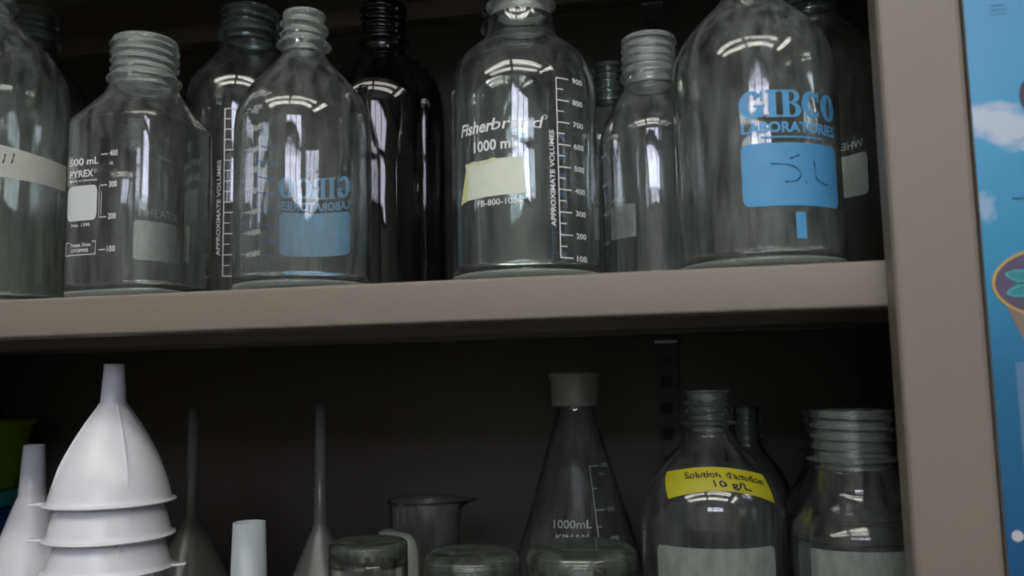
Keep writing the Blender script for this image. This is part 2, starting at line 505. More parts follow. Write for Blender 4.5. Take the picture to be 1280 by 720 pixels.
def make_neck(kind, rn, z0, z1, zc, rc, rt, rim_r, hole):
    """screw neck from z0 to z1; zc, rc = collar bead; rt = thread crest; rim_r = lip radius"""
    bm = bmesh.new()
    n = 96
    zs = []
    z = z0
    while z < z1 - 2.2:
        zs.append(z); z += 0.5
    pitch = {'gl45': 6.6, 'gl': 7.0, 'gibco': 8.4, 'flange': 6.4, 'wide': 6.6, 'small': 5.8}[kind]
    flat = kind in ('flange', 'wide')
    cw = {'flange': 1.5, 'wide': 1.6, 'gibco': 2.4}.get(kind, 2.9)
    lip = 2.4 if kind == 'flange' else (1.6 if kind == 'wide' else 6)
    top_t = z1 - {'gibco': 8.5, 'flange': 7.5}.get(kind, 4.0)
    bot_t = zc + 6.5
    def rad(t, z):
        r = rn
        r += (rc - rn) * bump(z - zc, cw)
        if z > zc + 2.5:
            ph = (z - bot_t + pitch * t / (2 * PI)) / pitch
            d = (ph - round(ph)) * pitch
            fade = max(0, min(1, (z - bot_t + 1.5) / 2)) * max(0, min(1, (top_t - z + 1.5) / 2))
            r += (rt - rn) * bump(d, pitch * (0.17 if flat else 0.26)) * fade
        if z > z1 - lip:
            r += (rim_r - rn) * max(0, min(1, (z - (z1 - lip)) / (0.5 if flat else 1.8)))
        return r
    rings = []
    for z in zs:
        rings.append([(rad(2 * PI * i / n, z), z) for i in range(n)])
    rr = rim_r
    for (dr, dz) in ((0, -1.9), (-0.25, -0.9), (-0.9, -0.25), (-1.7, 0)) if not flat else ((0, -1.2), (-0.1, -0.4), (-0.5, -0.05), (-1.2, 0)):
        rings.append([(rr + dr, z1 + dz)] * n)
    for (dr, z) in ((0.9, z1 - 0.1), (0.2, z1 - 0.9), (0, z1 - 2.2)):
        rings.append([(hole + dr, z)] * n)
    for k in range(1, 13):
        rings.append([(hole, z1 - 2.2 - (z1 - 2.2 - z0) * k / 12)] * n)
    V = []
    for ring in rings:
        V.append([bm.verts.new((r * math.sin(2 * PI * i / n) / 1000, -r * math.cos(2 * PI * i / n) / 1000, z / 1000)) for i, (r, z) in enumerate(ring)])
    for k in range(len(V)):
        A, B = V[k], V[(k + 1) % len(V)]
        for i in range(n):
            bm.faces.new((A[i], A[(i + 1) % n], B[(i + 1) % n], B[i]))
    return bm

def bottle(name, label, cat, loc, prof, neck, glass='glass', neckmat='neck', rmod=None, group=None, wall=2.4, scale=1.0, basemat='base'):
    """prof: outer (r, z) mm from the base ring up to the neck; neck: dict for make_neck"""
    root = thing(name, label, cat, loc, group)
    rb = prof[0][0]
    sh = smooth_pts(prof[1:], 3)
    zt = sh[-1][1]
    outer = [(rb - 0.15, 6.2)]
    zz = 6.2
    while zz + 6 < sh[0][1]:
        zz += 6; outer.append((rb, zz))
    outer += sh
    inner = inset(outer, wall)
    inner[0] = (rb - wall, 6.2); inner[-1] = (neck['hole'], zt)
    bm = bmesh.new()
    revolve(bm, outer + inner[::-1], closed=True, rmod=rmod)
    link_bm('glass_body', bm, M[glass], root)
    # thick base with rounded heel and punt
    bm = bmesh.new()
    heel = [(0.0, 3.2), (rb * .45, 2.9), (rb - 14, 2.2), (rb - 9, 0.7), (rb - 6, 0.02), (rb - 3.6, 0.3), (rb - 1.6, 1.5), (rb - 0.4, 3.6), (rb, 6.15),
            (rb - wall, 6.18), (rb - wall - 2.0, 5.6), (rb - wall - 5, 5.0), (rb * .4, 6.2), (0.0, 6.6)]
    revolve(bm, heel, rmod=rmod)
    link_bm('glass_base', bm, M[basemat], root)
    bm = make_neck(**neck)
    link_bm('threaded_neck', bm, M[neckmat], root)
    tab = [(rb, 0)] + [(r, z) for r, z in outer]
    return root, Surf(tab, rmod)

def neckd(kind, rn, z0, z1, zc, rc, rt, rim_r, hole):
    return dict(kind=kind, rn=rn, z0=z0, z1=z1, zc=zc, rc=rc, rt=rt, rim_r=rim_r, hole=hole)

def part(name, bm, mat, root, label=None):
    o = link_bm(name, bm, M[mat], root, smooth=False)
    if label: o['label'] = label
    return o

SH = 1.4665     # top of the upper shelf
LS = 1.18       # top of the lower shelf

# ------------------------------------------------------------------ room
room_x0, room_x1, room_y0, room_y1, room_h = -2.6, 2.6, -2.85, 0.40, 2.75
struct(box_obj('floor', M['floor'], None, room_x0, room_x1, room_y0, room_y1, -0.1, 0))
struct(box_obj('ceiling', M['ceil'], None, room_x0, room_x1, room_y0, room_y1, room_h, room_h + 0.1))
struct(box_obj('wall_back', M['wall'], None, room_x0, room_x1, room_y1, room_y1 + 0.1, 0, room_h))
struct(box_obj('wall_left', M['wall'], None, room_x0 - 0.1, room_x0, room_y0, room_y1, 0, room_h))
struct(box_obj('wall_right', M['wall'], None, room_x1, room_x1 + 0.1, room_y0, room_y1, 0, room_h))
WX0, WX1, WZ0, WZ1 = -0.55, 0.95, 2.12, 2.66
bm = bmesh.new()
add_box(bm, room_x0, WX0, room_y0 - 0.12, room_y0, 0, room_h)
add_box(bm, WX1, room_x1, room_y0 - 0.12, room_y0, 0, room_h)
add_box(bm, WX0, WX1, room_y0 - 0.12, room_y0, 0, WZ0)
add_box(bm, WX0, WX1, room_y0 - 0.12, room_y0, WZ1, room_h)
struct(link_bm('wall_front', bm, M['wall_bright'], None, False))
bm = bmesh.new()
for x in (WX0 + .025, (WX0 * 2 + WX1) / 3, (WX0 + WX1 * 2) / 3, WX1 - .025):
    add_box(bm, x - .025, x + .025, room_y0 - .08, room_y0 - .03, WZ0, WZ1)
for z in (WZ0 + .025, WZ0 + .30, WZ1 - .025):
    add_box(bm, WX0, WX1, room_y0 - .08, room_y0 - .03, z - .025, z + .025)
win = struct(link_bm('window_1', bm, M['frame'], None, False))
bm = bmesh.new(); add_box(bm, WX0, WX1, room_y0 - .10, room_y0 - .085, WZ0, WZ1)
link_bm('window_pane', bm, M['sky_pane'], win, False)

def ceiling_light(x, y, label):
    t = thing('ceiling_light', label, 'light', (x, y, room_h), 'tube lights on the ceiling')
    bm = bmesh.new()
    add_box(bm, -.61, .61, -.11, .11, -.04, 0)
    add_box(bm, -.61, -.58, -.11, .11, -.09, -.04); add_box(bm, .58, .61, -.11, .11, -.09, -.04)
    link_bm('housing', bm, M['housing'], t, False)
    for s in (-1, 1):
        bm = bmesh.new(); add_cyl(bm, (-.58, s * .06, -.07), (.58, s * .06, -.07), .027, 14)
        link_bm('tube', bm, M['tube'], t)
    return t
for i, x in enumerate((-0.93, 0.34)):
    ceiling_light(x, -1.15, 'twin tube ceiling light in the row above the aisle, behind the camera')
for x in (-0.93, 0.34):
    ceiling_light(x, -1.62, 'twin tube ceiling light in the second row, nearer the window')

cl = ceiling_light(1.30, -1.25, 'twin tube ceiling light turned crosswise, to the right')
cl.rotation_euler = (0, 0, PI / 2)
# a bench with an upstand behind the camera, seen only as a reflection in the glass
t = thing('lab_bench', 'long dark-topped lab bench under the window', 'bench', (0.0, -2.45, 0))
box_obj('cupboard_front', M['bench_front'], t, -1.6, 1.6, -.39, .25, .0, .87)
box_obj('bench_top', M['bench'], t, -1.65, 1.65, -.395, .3, .87, .91)

# ------------------------------------------------------------------ cabinet
CX0, CX1, CD = -0.765, 0.1572, 0.345
cab = thing('storage_cabinet', 'taupe steel open-fronted cabinet holding the lab glassware', 'cabinet', (0, 0, 0))
PX0 = 0.1125
bm = bmesh.new(); add_box(bm, PX0, CX1, -0.020, 0.004, 0.0, 2.05, 0.0035)
link_bm('front_post', bm, M['taupe'], cab, False)
bm = bmesh.new(); add_box(bm, CX0, CX0 + .035, -0.020, 0.004, 0.0, 2.05, 0.0035)
link_bm('front_post', bm, M['taupe'], cab, False)
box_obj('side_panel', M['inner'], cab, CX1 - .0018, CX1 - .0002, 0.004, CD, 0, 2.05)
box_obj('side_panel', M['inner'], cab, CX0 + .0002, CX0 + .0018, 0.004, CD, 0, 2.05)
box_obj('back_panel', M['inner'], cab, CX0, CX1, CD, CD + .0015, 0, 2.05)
box_obj('top_panel', M['taupe'], cab, CX0, CX1, -0.018, CD, 2.05, 2.07)

def shelf(ztop, x1=CX1 - .004):
    """folded sheet shelf: flat top, rounded front lip turned back under"""
    bm = bmesh.new()
    x0 = CX0 + .004
    T = 0.0270; e = 0.0012; r = 0.0022
    pts = [(CD - .004, ztop)]
    pts += [(r - r * math.sin(a), ztop - r + r * math.cos(a)) for a in [i * PI / 12 for i in range(7)]]
    pts += [(r - r * math.cos(a), ztop - T + r - r * math.sin(a)) for a in [i * PI / 12 for i in range(7)]]
    pts += [(0.022, ztop - T), (0.022, ztop - T + .010), (0.0208, ztop - T + .010), (0.0208, ztop - T + e),
            (r + .001, ztop - T + e), (e, ztop - T + r + e), (e, ztop - r - e), (r + e, ztop - e), (CD - .030, ztop - e - .0005),
            (CD - .030, ztop - T + e), (CD - .018, ztop - T + e), (CD - .018, ztop - T), (CD - .032, ztop - T), (CD - .032, ztop - e * 2), (CD - .034, ztop - e*2),
            (CD - .036, ztop - e * 1.5), (CD - .004, ztop - e * 1.2)]
    # simple valid section: keep only the monotone outline
    pts = pts[:15] + [(0.022, ztop - T), (0.022, ztop - T + e), (r + e, ztop - T + e), (e, ztop - T + r + e), (e, ztop - r - e), (r + e, ztop - e), (CD - .004, ztop - e)]
    A = [bm.verts.new((x0, y, z)) for y, z in pts]; B = [bm.verts.new((x1, y, z)) for y, z in pts]
    n = len(pts)
    for i in range(n):
        bm.faces.new((A[i], A[(i + 1) % n], B[(i + 1) % n], B[i]))
    # stiffening channel under the middle of the shelf
    add_box(bm, x0, x1, .165, .205, ztop - T + .002, ztop - e - .0002)
    add_box(bm, x0, x1, CD - .022, CD - .004, ztop - T + .006, ztop - e - .0002)
    o = link_bm('shelf', bm, M['taupe'], cab, True)
    md = o.modifiers.new('edge', 'EDGE_SPLIT'); md.split_angle = math.radians(40)
    return o
for z in (0.32, 0.60, 0.89, LS, SH, 1.805):
    shelf(z)
# slotted standards on the back panel with their clips
def standard(xc):
    bm = bmesh.new()
    add_box(bm, xc - .0105, xc + .0105, CD - .0055, CD - .0002, 0.1, 2.0)
    link_bm('shelf_standard', bm, M['standard'], cab, False)
    bm = bmesh.new()
    z = 0.15
    while z < 1.99:
        add_box(bm, xc - .0062, xc + .0042, CD - .0062, CD - .0054, z, z + .011); z += 0.0254
    o = link_bm('standard_slots', bm, M['slot'], cab, False)
for xc in (-0.0205,):
    standard(xc)
    for ztop in (1.805, SH, LS):
        zb = ztop - .027
        bm = bmesh.new()
        add_box(bm, xc - .0105, xc + .0105, CD - .018, CD - .006, zb - .0022, zb - .0004)
        link_bm('shelf_clip', bm, M['clip'], cab, False)
        bm = bmesh.new()
        add_box(bm, xc - .0105, xc + .0105, CD - .0085, CD - .0064, zb - .016, zb - .0024)
        link_bm('clip_hook', bm, M['standard'], cab, False)

# ------------------------------------------------------------------ neighbouring cabinet door with poster
nb = thing('neighbour_cabinet', 'flush cabinet right of the post, carrying the blue poster', 'cabinet', (0.1578, 0, 0))
box_obj('body', M['inner'], nb, 0.0, 0.90, 0.0, CD, 0.0, 2.05)
bm = bmesh.new(); add_box(bm, 0.0, 0.90, -0.0192, -0.0005, 0.02, 2.03, 0.002)
link_bm('door', bm, M['taupe'], nb, False)

def poster_material():
    mt, nt, out = new_mat('printed_poster')
    N, L = nt.nodes.new, nt.links.new
    tc = N('ShaderNodeTexCoord'); sp = N('ShaderNodeSeparateXYZ'); L(tc.outputs['Object'], sp.inputs[0])
    mr = N('ShaderNodeMapRange'); mr.inputs[1].default_value = 1.27; mr.inputs[2].default_value = 1.62
    L(sp.outputs['Z'], mr.inputs[0])
    cr = N('ShaderNodeValToRGB'); e = cr.color_ramp.elements
    e[0].position = 0; e[0].color = (0.018, 0.085, 0.22, 1)
    e[1].position = 1; e[1].color = (0.10, 0.35, 0.62, 1)
    a = e.new(0.38); a.color = (0.020, 0.17, 0.34, 1)
    b = e.new(0.52); b.color = (0.035, 0.29, 0.52, 1)
    c = e.new(0.75); c.color = (0.065, 0.36, 0.64, 1)
    L(mr.outputs[0], cr.inputs[0])
    # printed clouds
    def blob(x, z, sx, sz, thr, rot=0.0):
        mp = N('ShaderNodeMapping'); mp.vector_type = 'TEXTURE'
        mp.inputs['Location'].default_value = (x, 0, z); mp.inputs['Scale'].default_value = (sx, 1, sz)
        mp.inputs['Rotation'].default_value = (0, rot, 0)
        L(tc.outputs['Object'], mp.inputs['Vector'])
        nz = N('ShaderNodeTexNoise'); nz.inputs['Scale'].default_value = 1.6; nz.inputs['Detail'].default_value = 6
        L(mp.outputs[0], nz.inputs['Vector'])
        s2 = N('ShaderNodeSeparateXYZ'); L(mp.outputs[0], s2.inputs[0])
        cb = N('ShaderNodeCombineXYZ'); L(s2.outputs['X'], cb.inputs['X']); L(s2.outputs['Z'], cb.inputs['Z'])
        ln = N('ShaderNodeVectorMath'); ln.operation = 'LENGTH'; L(cb.outputs[0], ln.inputs[0])
        ad = N('ShaderNodeMath'); ad.operation = 'MULTIPLY_ADD'; ad.inputs[1].default_value = 1.5; ad.inputs[2].default_value = -0.75
        L(nz.outputs['Fac'], ad.inputs[0])
        sb = N('ShaderNodeMath'); sb.operation = 'ADD'; L(ln.outputs['Value'], sb.inputs[0]); L(ad.outputs[0], sb.inputs[1])
        rm = N('ShaderNodeMapRange'); rm.inputs[1].default_value = 1.1; rm.inputs[2].default_value = 0.55; rm.inputs[3].default_value = 0; rm.inputs[4].default_value = thr
        L(sb.outputs[0], rm.inputs[0])
        return rm.outputs[0]
    col = cr.outputs[0]
    for args in ((0.172, 1.535, 0.024, 0.0125, 0.85, 0.30), (0.160, 1.490, 0.0070, 0.0085, 0.42), (0.186, 1.523, 0.006, 0.004, 0.5)):
        mx = N('ShaderNodeMix'); mx.data_type = 'RGBA'; mx.inputs[7].default_value = (0.62, 0.66, 0.80, 1)
        L(blob(*args), mx.inputs[0]); L(col, mx.inputs[6]); col = mx.outputs[2]
    p = N('ShaderNodeBsdfPrincipled'); p.inputs['Roughness'].default_value = 0.25
    L(col, p.inputs['Base Color']); L(p.outputs[0], out.inputs[0])
    return mt
M['poster'] = poster_material()
M['p_gold'] = principled('poster_gold', (0.55, 0.36, 0.10), 0.4)
M['p_brown'] = principled('poster_brown', (0.24, 0.19, 0.15), 0.4, vary=0.1, vscale=60)
M['p_plum'] = principled('poster_plum', (0.10, 0.08, 0.14), 0.4, vary=0.2, vscale=90)
M['p_teal'] = principled('poster_teal', (0.03, 0.28, 0.33), 0.4)
M['p_teal2'] = principled('poster_light_teal', (0.10, 0.42, 0.46), 0.4)
M['p_panel'] = principled('poster_panel_blue', (0.10, 0.22, 0.38), 0.4)
M['p_white'] = principled('poster_white', (0.60, 0.60, 0.68), 0.4)
M['p_skin'] = principled('poster_dark_shape', (0.05, 0.04, 0.06), 0.4)
po = thing('poster', 'glossy blue poster with clouds and a bowl picture, right of the post', 'poster', (0, 0, 0))
YP = -0.0200
box_obj('poster_sheet', M['poster'], po, 0.1582, 0.52, YP, YP + .0005, 1.02, 1.72)
def pm(off):
    return lambda u, v: (u / 1000, YP - off, v / 1000)
def disc(bm, mp, cu, cv, a, b, a0=0, a1=360, n=40):
    c = bm.verts.new(mp(cu, cv)); P = [bm.verts.new(mp(cu + a * math.cos(math.radians(a0 + (a1 - a0) * i / n)), cv + b * math.sin(math.radians(a0 + (a1 - a0) * i / n)))) for i in range(n + 1)]
    for i in range(n): bm.faces.new((c, P[i], P[i + 1]))
# the printed bowl: brown side, plum inside, teal flower, gold rim (poster coordinates in mm)
bm = bmesh.new()
def bowl_side(u, v):
    # u 0..1 across, v 0..1 down
    x = 163.4 + 62 * u
    top = 1447.5 - 17 * math.sin(PI * u)
    w = 0.14 * v
    xx = 163.4 + 62 * (w + u * (1 - 2 * w))
    return (xx / 1000, YP - .0003, (top - v * (24 + 16 * math.sin(PI * u))) / 1000)
grid(bm, bowl_side, 24, 6)
part('printed_bowl', bm, 'p_brown', po)
bm = bmesh.new(); disc(bm, pm(.0004), 193, 1448, 31, 18.5)
part('printed_bowl_inside', bm, 'p_plum', po)
bm = bmesh.new()
for k in range(9):
    a = k * 40
    ca, sa = math.cos(math.radians(a)), math.sin(math.radians(a))
    def petal(u, v, ca=ca, sa=sa, o=.0005):
        l = 3 + 24 * u; w = (v - .5) * 14 * math.sin(PI * min(1, .12 + u * .88)) ** .6
        return ((193 + (ca * l - sa * w)) / 1000, YP - o, (1448 + (sa * l + ca * w) * .62) / 1000)
    grid(bm, petal, 8, 2)
part('printed_flower', bm, 'p_teal', po)
bm = bmesh.new()
for k in range(9):
    a = math.radians(k * 40)
    mpk = lambda u, v, ca=math.cos(a), sa=math.sin(a): ((193 + (ca * u - sa * v)) / 1000, YP - .0006, (1448 + (sa * u + ca * v) * .62) / 1000)
    arc_ring(bm, mpk, 16, 0, 10.5, 5.0, 1.0, 1.0, 0, 360, 20)
part('printed_flower_lines', bm, 'p_teal2', po)
bm = bmesh.new(); arc_ring(bm, pm(.00055), 193, 1448, 32, 19.6, 1.5, 1.5)
part('printed_bowl_rim', bm, 'p_gold', po)
bm = bmesh.new(); rrect(bm, pm(.0003), 169.3, 300, 1275, 1406.5)
part('printed_text_panel', bm, 'p_panel', po)
bm = bmesh.new(); disc(bm, pm(.0005), 163.6, 1316.5, 2.9, 2.9)
part('printed_dot', bm, 'p_white', po)
bm = bmesh.new(); disc(bm, pm(.0004), 190, 1550, 7.5, 11)
part('printed_figure', bm, 'p_skin', po)
bm = bmesh.new()
put_text(bm, pm(.0004), 'Ehomo', 174.5, 1493.2, 1.6, bold=.01)
part('printed_caption', bm, 'p_skin', po)
bm = bmesh.new()
for i, s in enumerate(('consectetur', 'laboratory an', 'ist with care o')):
    put_text(bm, pm(.0004), s, 171.8, 1602 - i * 2.6, 1.1)
part('printed_text', bm, 'p_skin', po)

# ================================================================== UPPER SHELF
# --- profiles (outer radius, height) in mm
DURAN = [(50.7, 6), (50.7, 128), (50.7, 136), (48.6, 147), (44.5, 158), (36, 166.5), (28, 172), (24.2, 179), (23.2, 186), (23, 190)]
TALL = [(52, 6), (52, 172), (52, 182), (50, 194), (45, 203), (36, 213), (29, 221), (25.6, 228), (25, 234)]
GIBCO = [(49.5, 6), (49.5, 112), (49.5, 122), (47.8, 134), (41.5, 147), (31, 159.5), (21, 169.5), (17.2, 175), (16.4, 178)]

def scaled(p, k): return [(r * k, z) for r, z in p]

def printed_duran(root, s, lad_deg, numbers=True, brand_deg=None, z_lo=13.1, z_hi=131.2, h=3.6, tall=False, mat='print_white'):
    """ladder scale with numbers and the maker's print"""
    mp = flat_map(s, lad_deg)
    bm = bmesh.new()
    rrect(bm, mp, -.4, .4, z_lo, z_hi, nv=1)
    n = 9
    for k in range(n):
        v = z_lo + (z_hi - z_lo) * k / (n - 1)
        rrect(bm, mp, 0, 9.6, v - .38, v + .38)
        if k < n - 1:
            vm = v + (z_hi - z_lo) / (n - 1) / 2
            rrect(bm, mp, 0, 5.2, vm - .35, vm + .35)
        if numbers:
            put_text(bm, mp, str(100 * (k + 1)), 12.6, v - h / 2 + .1, h, width=9.6, bold=.018)
    part('printed_scale', bm, mat, root)
    bm = bmesh.new()
    zl = 33 if not tall else 40.5
    put_text(bm, mp, 'APPROXIMATE VOLUMES', -2.7, zl, 3.3, width=63 if not tall else 78, bold=.022, vertical=True)
    part('printed_caption', bm, mat, root)

# --- front one-litre bottle with the cream label
t, s = bottle('media_bottle', 'clear 1000 mL bottle with white scale and a cream tape label', 'bottle',
              (-0.1061, 0.06, SH), DURAN,
              neckd('gl45', 20.6, 190, 229, 199.5, 24.6, 22.6, 21.8, 16.5), glass='glass_green')
printed_duran(t, s, 35.6)
mpf = flat_map(s, 0)
bm = bmesh.new()
# italic brand word, rising slightly to the right as on the bottle
def rise(mp, k): return lambda u, v: mp(u, v + k * u)
put_text(bm, rise(mpf, -.02), 'Fisher', -39.2, 96.6, 8.0, width=27, bold=.028, shear=.22)
put_text(bm, rise(mpf, -.02), 'brand', -12.6, 97.1, 8.0, width=33, bold=.004, shear=.22)
arc_ring(bm, mpf, 23.0, 104.0, 1.5, 1.5, .4, .4)
put_text(bm, mpf, '1000 mL', -26.4, 84.2, 7.0, width=32, bold=.024)
part('printed_name', bm, 'print_white', t)
bm = bmesh.new(); put_text(bm, mpf, 'FB-800-1000', -24.0, 48.0, 4.0, width=31, bold=.008)
part('printed_code', bm, 'print_white', t)
bm = bmesh.new()
mp2 = flat_map(s, 0, off=.35)
grid(bm, lambda u, v: mp2(-34.5 + 42.5 * u + (1 - v) * 1.5, 53.4 + .9 * u + v * (24.4 - .6 * u) ), 24, 2)
part('label_tape', bm, 'tape_label', t, 'cream tape label over the writing patch')
bm = bmesh.new()
mp3 = flat_map(s, 0, off=.5)
grid(bm, lambda u, v: mp3(-40.3 + 7.8 * u + v * (7.2 * (1 - u) + 2.0 * u), 51.6 + 2 * u + v * (25 - 1.5 * u)), 6, 3)
grid(bm, lambda u, v: mp3(-31 + 22 * u, 76.0 + .9 * math.sin(u * 9) + v * 1.6 + .3 * u), 14, 1)
part('label_tape_edge', bm, 'tape_edge', t, 'yellowed torn edge of the tape label')

# --- squarish 500 mL bottle
SQ = [(50.5, 6), (50.5, 127), (50.4, 131.5), (49.4, 133.5), (46.5, 137), (33, 151), (28, 157), (26, 162)]
sqm = square_mod(1.0, math.radians(-3), 158, 132)
t, s = bottle('square_bottle', 'clear squarish 500 mL bottle with white square patch and 100 to 400 marks', 'bottle',
              (-0.3986, 0.055, SH), SQ,
              neckd('gl45', 22.4, 162, 201.5, 169, 27.2, 25.0, 23.6, 18.5), rmod=sqm)
mp0 = flat_map(s, 2.5, zref=60)
mp = lambda u, v: mp0(u * .84 - 5.0, v)
bm = bmesh.new()
for v, n in ((103, '400'), (80.5, '300'), (57.5, '200'), (34.2, '100')):
    rrect(bm, mp, -5.0, 3.4, v - .35, v + .35)
    put_text(bm, mp, n, 5.4, v - 1.7, 4.2, width=9.6, bold=.016)
put_text(bm, mp, 'mL', 5.8, 95.0, 2.6, bold=.01)
rrect(bm, mp, -3.6, -3.0, 59, 76)
rrect(bm, mp, -6.2, -5.7, 57.5, 80.5)
part('printed_scale', bm, 'print_white', t)
bm = bmesh.new()
put_text(bm, mp, '500 mL', -41, 96.6, 5.2, width=33, bold=.020)
put_text(bm, mp, 'PYREX', -40, 87.8, 5.2, width=26, bold=.020)
arc_ring(bm, mp, -11.6, 91.6, 1.3, 1.3, .4, .4)
put_text(bm, mp, 'Made in Germany', -40, 84.4, 1.8, width=31, bold=.01)
part('printed_name', bm, 'print_white', t)
bm = bmesh.new(); put_text(bm, mp, 'No. 1395', -36, 51.8, 2.4, width=20, bold=.01)
part('printed_code', bm, 'print_white', t)
bm = bmesh.new(); rrect(bm, mp, -42, -8.5, 56, 81.5, rad=5)
part('writing_patch', bm, 'patch_white', t)
bm = bmesh.new()
for a, b, c, d in ((-43, -8, 31.2, 31.8), (-43, -42.4, 31.2, 41), (-9, -8.4, 31.2, 41), (-43, -38, 40.4, 41), (-13, -8.4, 40.4, 41)):
    rrect(bm, mp, a, b, c, d)
put_text(bm, mp, 'Temps. Divisn', -36.5, 37.4, 2.6, width=22, bold=.016)
put_text(bm, mp, 'STOPPER', -35.5, 33.4, 2.4, width=19, bold=.016)
part('printed_temperature_box', bm, 'print_white', t)

# --- far-left front bottle with paper tape
U0P = [(66, 6), (66, 168), (65.8, 180), (62, 196), (53, 211), (39, 225), (27, 236), (23, 244)]
sq0 = square_mod(0.35, math.radians(-12), 215, 170)
t, s = bottle('media_bottle', 'clear bottle with cream paper tape, cut by the left edge', 'bottle',
              (-0.5570, 0.070, SH), U0P, neckd('gl45', 20.8, 244, 280, 254, 24.8, 22.8, 22, 17), glass='glass_dusty', rmod=sq0)
bm = bmesh.new()
def tp(u, v):
    a = -20 + 134 * u
    top = 121.5 - .0 * u + 2.2 * math.sin(u * 5); return s.p(a, 97.6 + (top - 97.6) * v + 1.2 * u, .35)
grid(bm, tp, 60, 2)
part('paper_tape', bm, 'tape_white', t)
bm = bmesh.new()
mpt = flat_map(s, 58, off=.6)
stroke(bm, mpt, [(-.8, 109), (.2, 113), (.6, 116.2)], 1.2); stroke(bm, mpt, [(5.6, 110), (6.8, 114), (7.4, 118)], 1.2)
stroke(bm, mpt, [(-6.5, 109), (-6.0, 113), (-5.6, 116)], 1.0)
part('marker_writing', bm, 'ink', t)

# --- back row, left to right
TALLER = [(51.5, 6), (51.5, 198), (51.5, 208), (49.5, 221), (44, 231), (35, 241), (28, 249), (23.6, 256), (23, 262)]
t, s = bottle('media_bottle', 'tall clear unmarked bottle in the back row behind the taped bottle', 'bottle',
              (-0.6105, 0.186, SH), TALLER, neckd('gl45', 21, 262, 303, 271, 25.6, 23.2, 22, 17), glass='glass_back', neckmat='neck_back')
WHE = [(38, 6), (38, 112), (38, 118), (35, 128), (27, 138), (18, 146), (15, 150)]
t, s = bottle('small_bottle', 'small clear bottle with a pale frosted panel, seen through the squarish bottle', 'bottle',
              (-0.4800, 0.165, SH), WHE, neckd('small', 13.6, 150, 178, 156, 16.5, 15.2, 14.4, 10.5), glass='glass_back', neckmat='neck_back')
mp = flat_map(s, 68, zref=60)
bm = bmesh.new(); rrect(bm, mp, -23, 26, 46, 80, rad=3)
part('writing_patch', bm, 'patch_white_lit', t)
bm = bmesh.new(); put_text(bm, mp, 'WHEATON', -20, 84, 7.2, width=44, bold=.012)
part('printed_name', bm, 'print_dim', t)
t, s = bottle('media_bottle', 'tall clear bottle with a white ladder scale, behind the left blue-patched bottle', 'bottle',
              (-0.3660, 0.157, SH), TALL, neckd('gl45', 23, 234, 265, 241, 27.2, 25.0, 24.6, 18.5), glass='glass_back', neckmat='neck_back')
printed_duran(t, s, 7.0, numbers=True, z_lo=24, z_hi=161, tall=True, mat='print_white')
bm = bmesh.new()
mp = flat_map(s, -14, zref=60)
put_text(bm, mp, 'Fisherbrand', -49, 117, 8.0, width=48, bold=.01, shear=.2)
put_text(bm, mp, '1000 mL', -32, 104, 6.6, width=30, bold=.014)
part('printed_name', bm, 'print_dim', t)
bm = bmesh.new(); rrect(bm, mp, -36, -6, 70, 97)
part('writing_patch', bm, 'patch_frost', t)

AMB = [(51, 6), (51, 155), (51, 165), (49.8, 176), (46, 188), (38, 200), (28, 208.5), (21.5, 213), (19.4, 216)]
t, s = bottle('amber_bottle', 'dark brown amber glass bottle between the clear bottles', 'bottle',
              (-0.2440, 0.162, SH), AMB, neckd('gl', 18.2, 216, 259, 226, 21.8, 20.0, 19.4, 14), glass='amber', neckmat='amber_thick', basemat='amber_thick')

# --- left GIBCO bottle, its blue print on the far side
def gibco_print(root, s, deg0, deg1, z0, z1, name_z0, name_z1, inkmat, small_rect=None, full=True):
    R0 = interp(s.tab, 60); W = math.radians(deg1 - deg0) * R0
    mp = flat_map(s, deg0)
    bm = bmesh.new(); rrect(bm, mp, 0, W, z0, z1, rad=5)
    part('writing_patch', bm, inkmat, root)
    bm = bmesh.new(); serif_word(bm, mp, 'GIBCO', 0.2, W + 1.0, name_z0, name_z1)
    put_text(bm, mp, 'LABORATORIES', 1.0, name_z0 - 9.0, 6.4, width=W - 1.5, bold=.035)
    rrect(bm, mp, 12, W - 14, name_z0 - 12.6, name_z0 - 11.6)
    part('printed_name', bm, inkmat, root)
    if small_rect:
        bm = bmesh.new(); rrect(bm, mp, *small_rect)
        part('printed_bar', bm, inkmat, root)

t, s = bottle('media_bottle', 'clear bottle showing a mirrored blue print and blue patch, left of the amber bottle', 'bottle',
              (-0.2681, 0.055, SH), scaled(GIBCO, .985), neckd('gibco', 14.6, 178, 209.5, 184.5, 20.0, 17.8, 15.7, 10.5), glass='glass')
gibco_print(t, s, 156.5, 227, 35.1, 69, 80, 97, 'print_blue_lit')
# worn scales down the left side: white outside, blue behind
bm = bmesh.new()
mp = flat_map(s, -24)
for k in range(8):
    v = 23 + k * 14.4
    rrect(bm, mp, -2.5, 2.0, v + 1.2, v + 1.8)
    put_text(bm, mp, str((k + 1) * 100), 4.0, v, 3.4, width=7.6, bold=.012)
part('printed_scale', bm, 'print_dim', t)
bm = bmesh.new()
mp = flat_map(s, -103 - 12)
for k in range(9):
    v = 20 + k * 12.0
    rrect(bm, mp, -3.2, 5, v + 1.2, v + 2.0)
    put_text(bm, mp, str((k + 1) * 100), -13, v, 3.8, width=8.5, bold=.015)
rrect(bm, mp, 5.0, 5.8, 20, 118)
part('printed_blue_scale', bm, 'print_blue_worn', t)

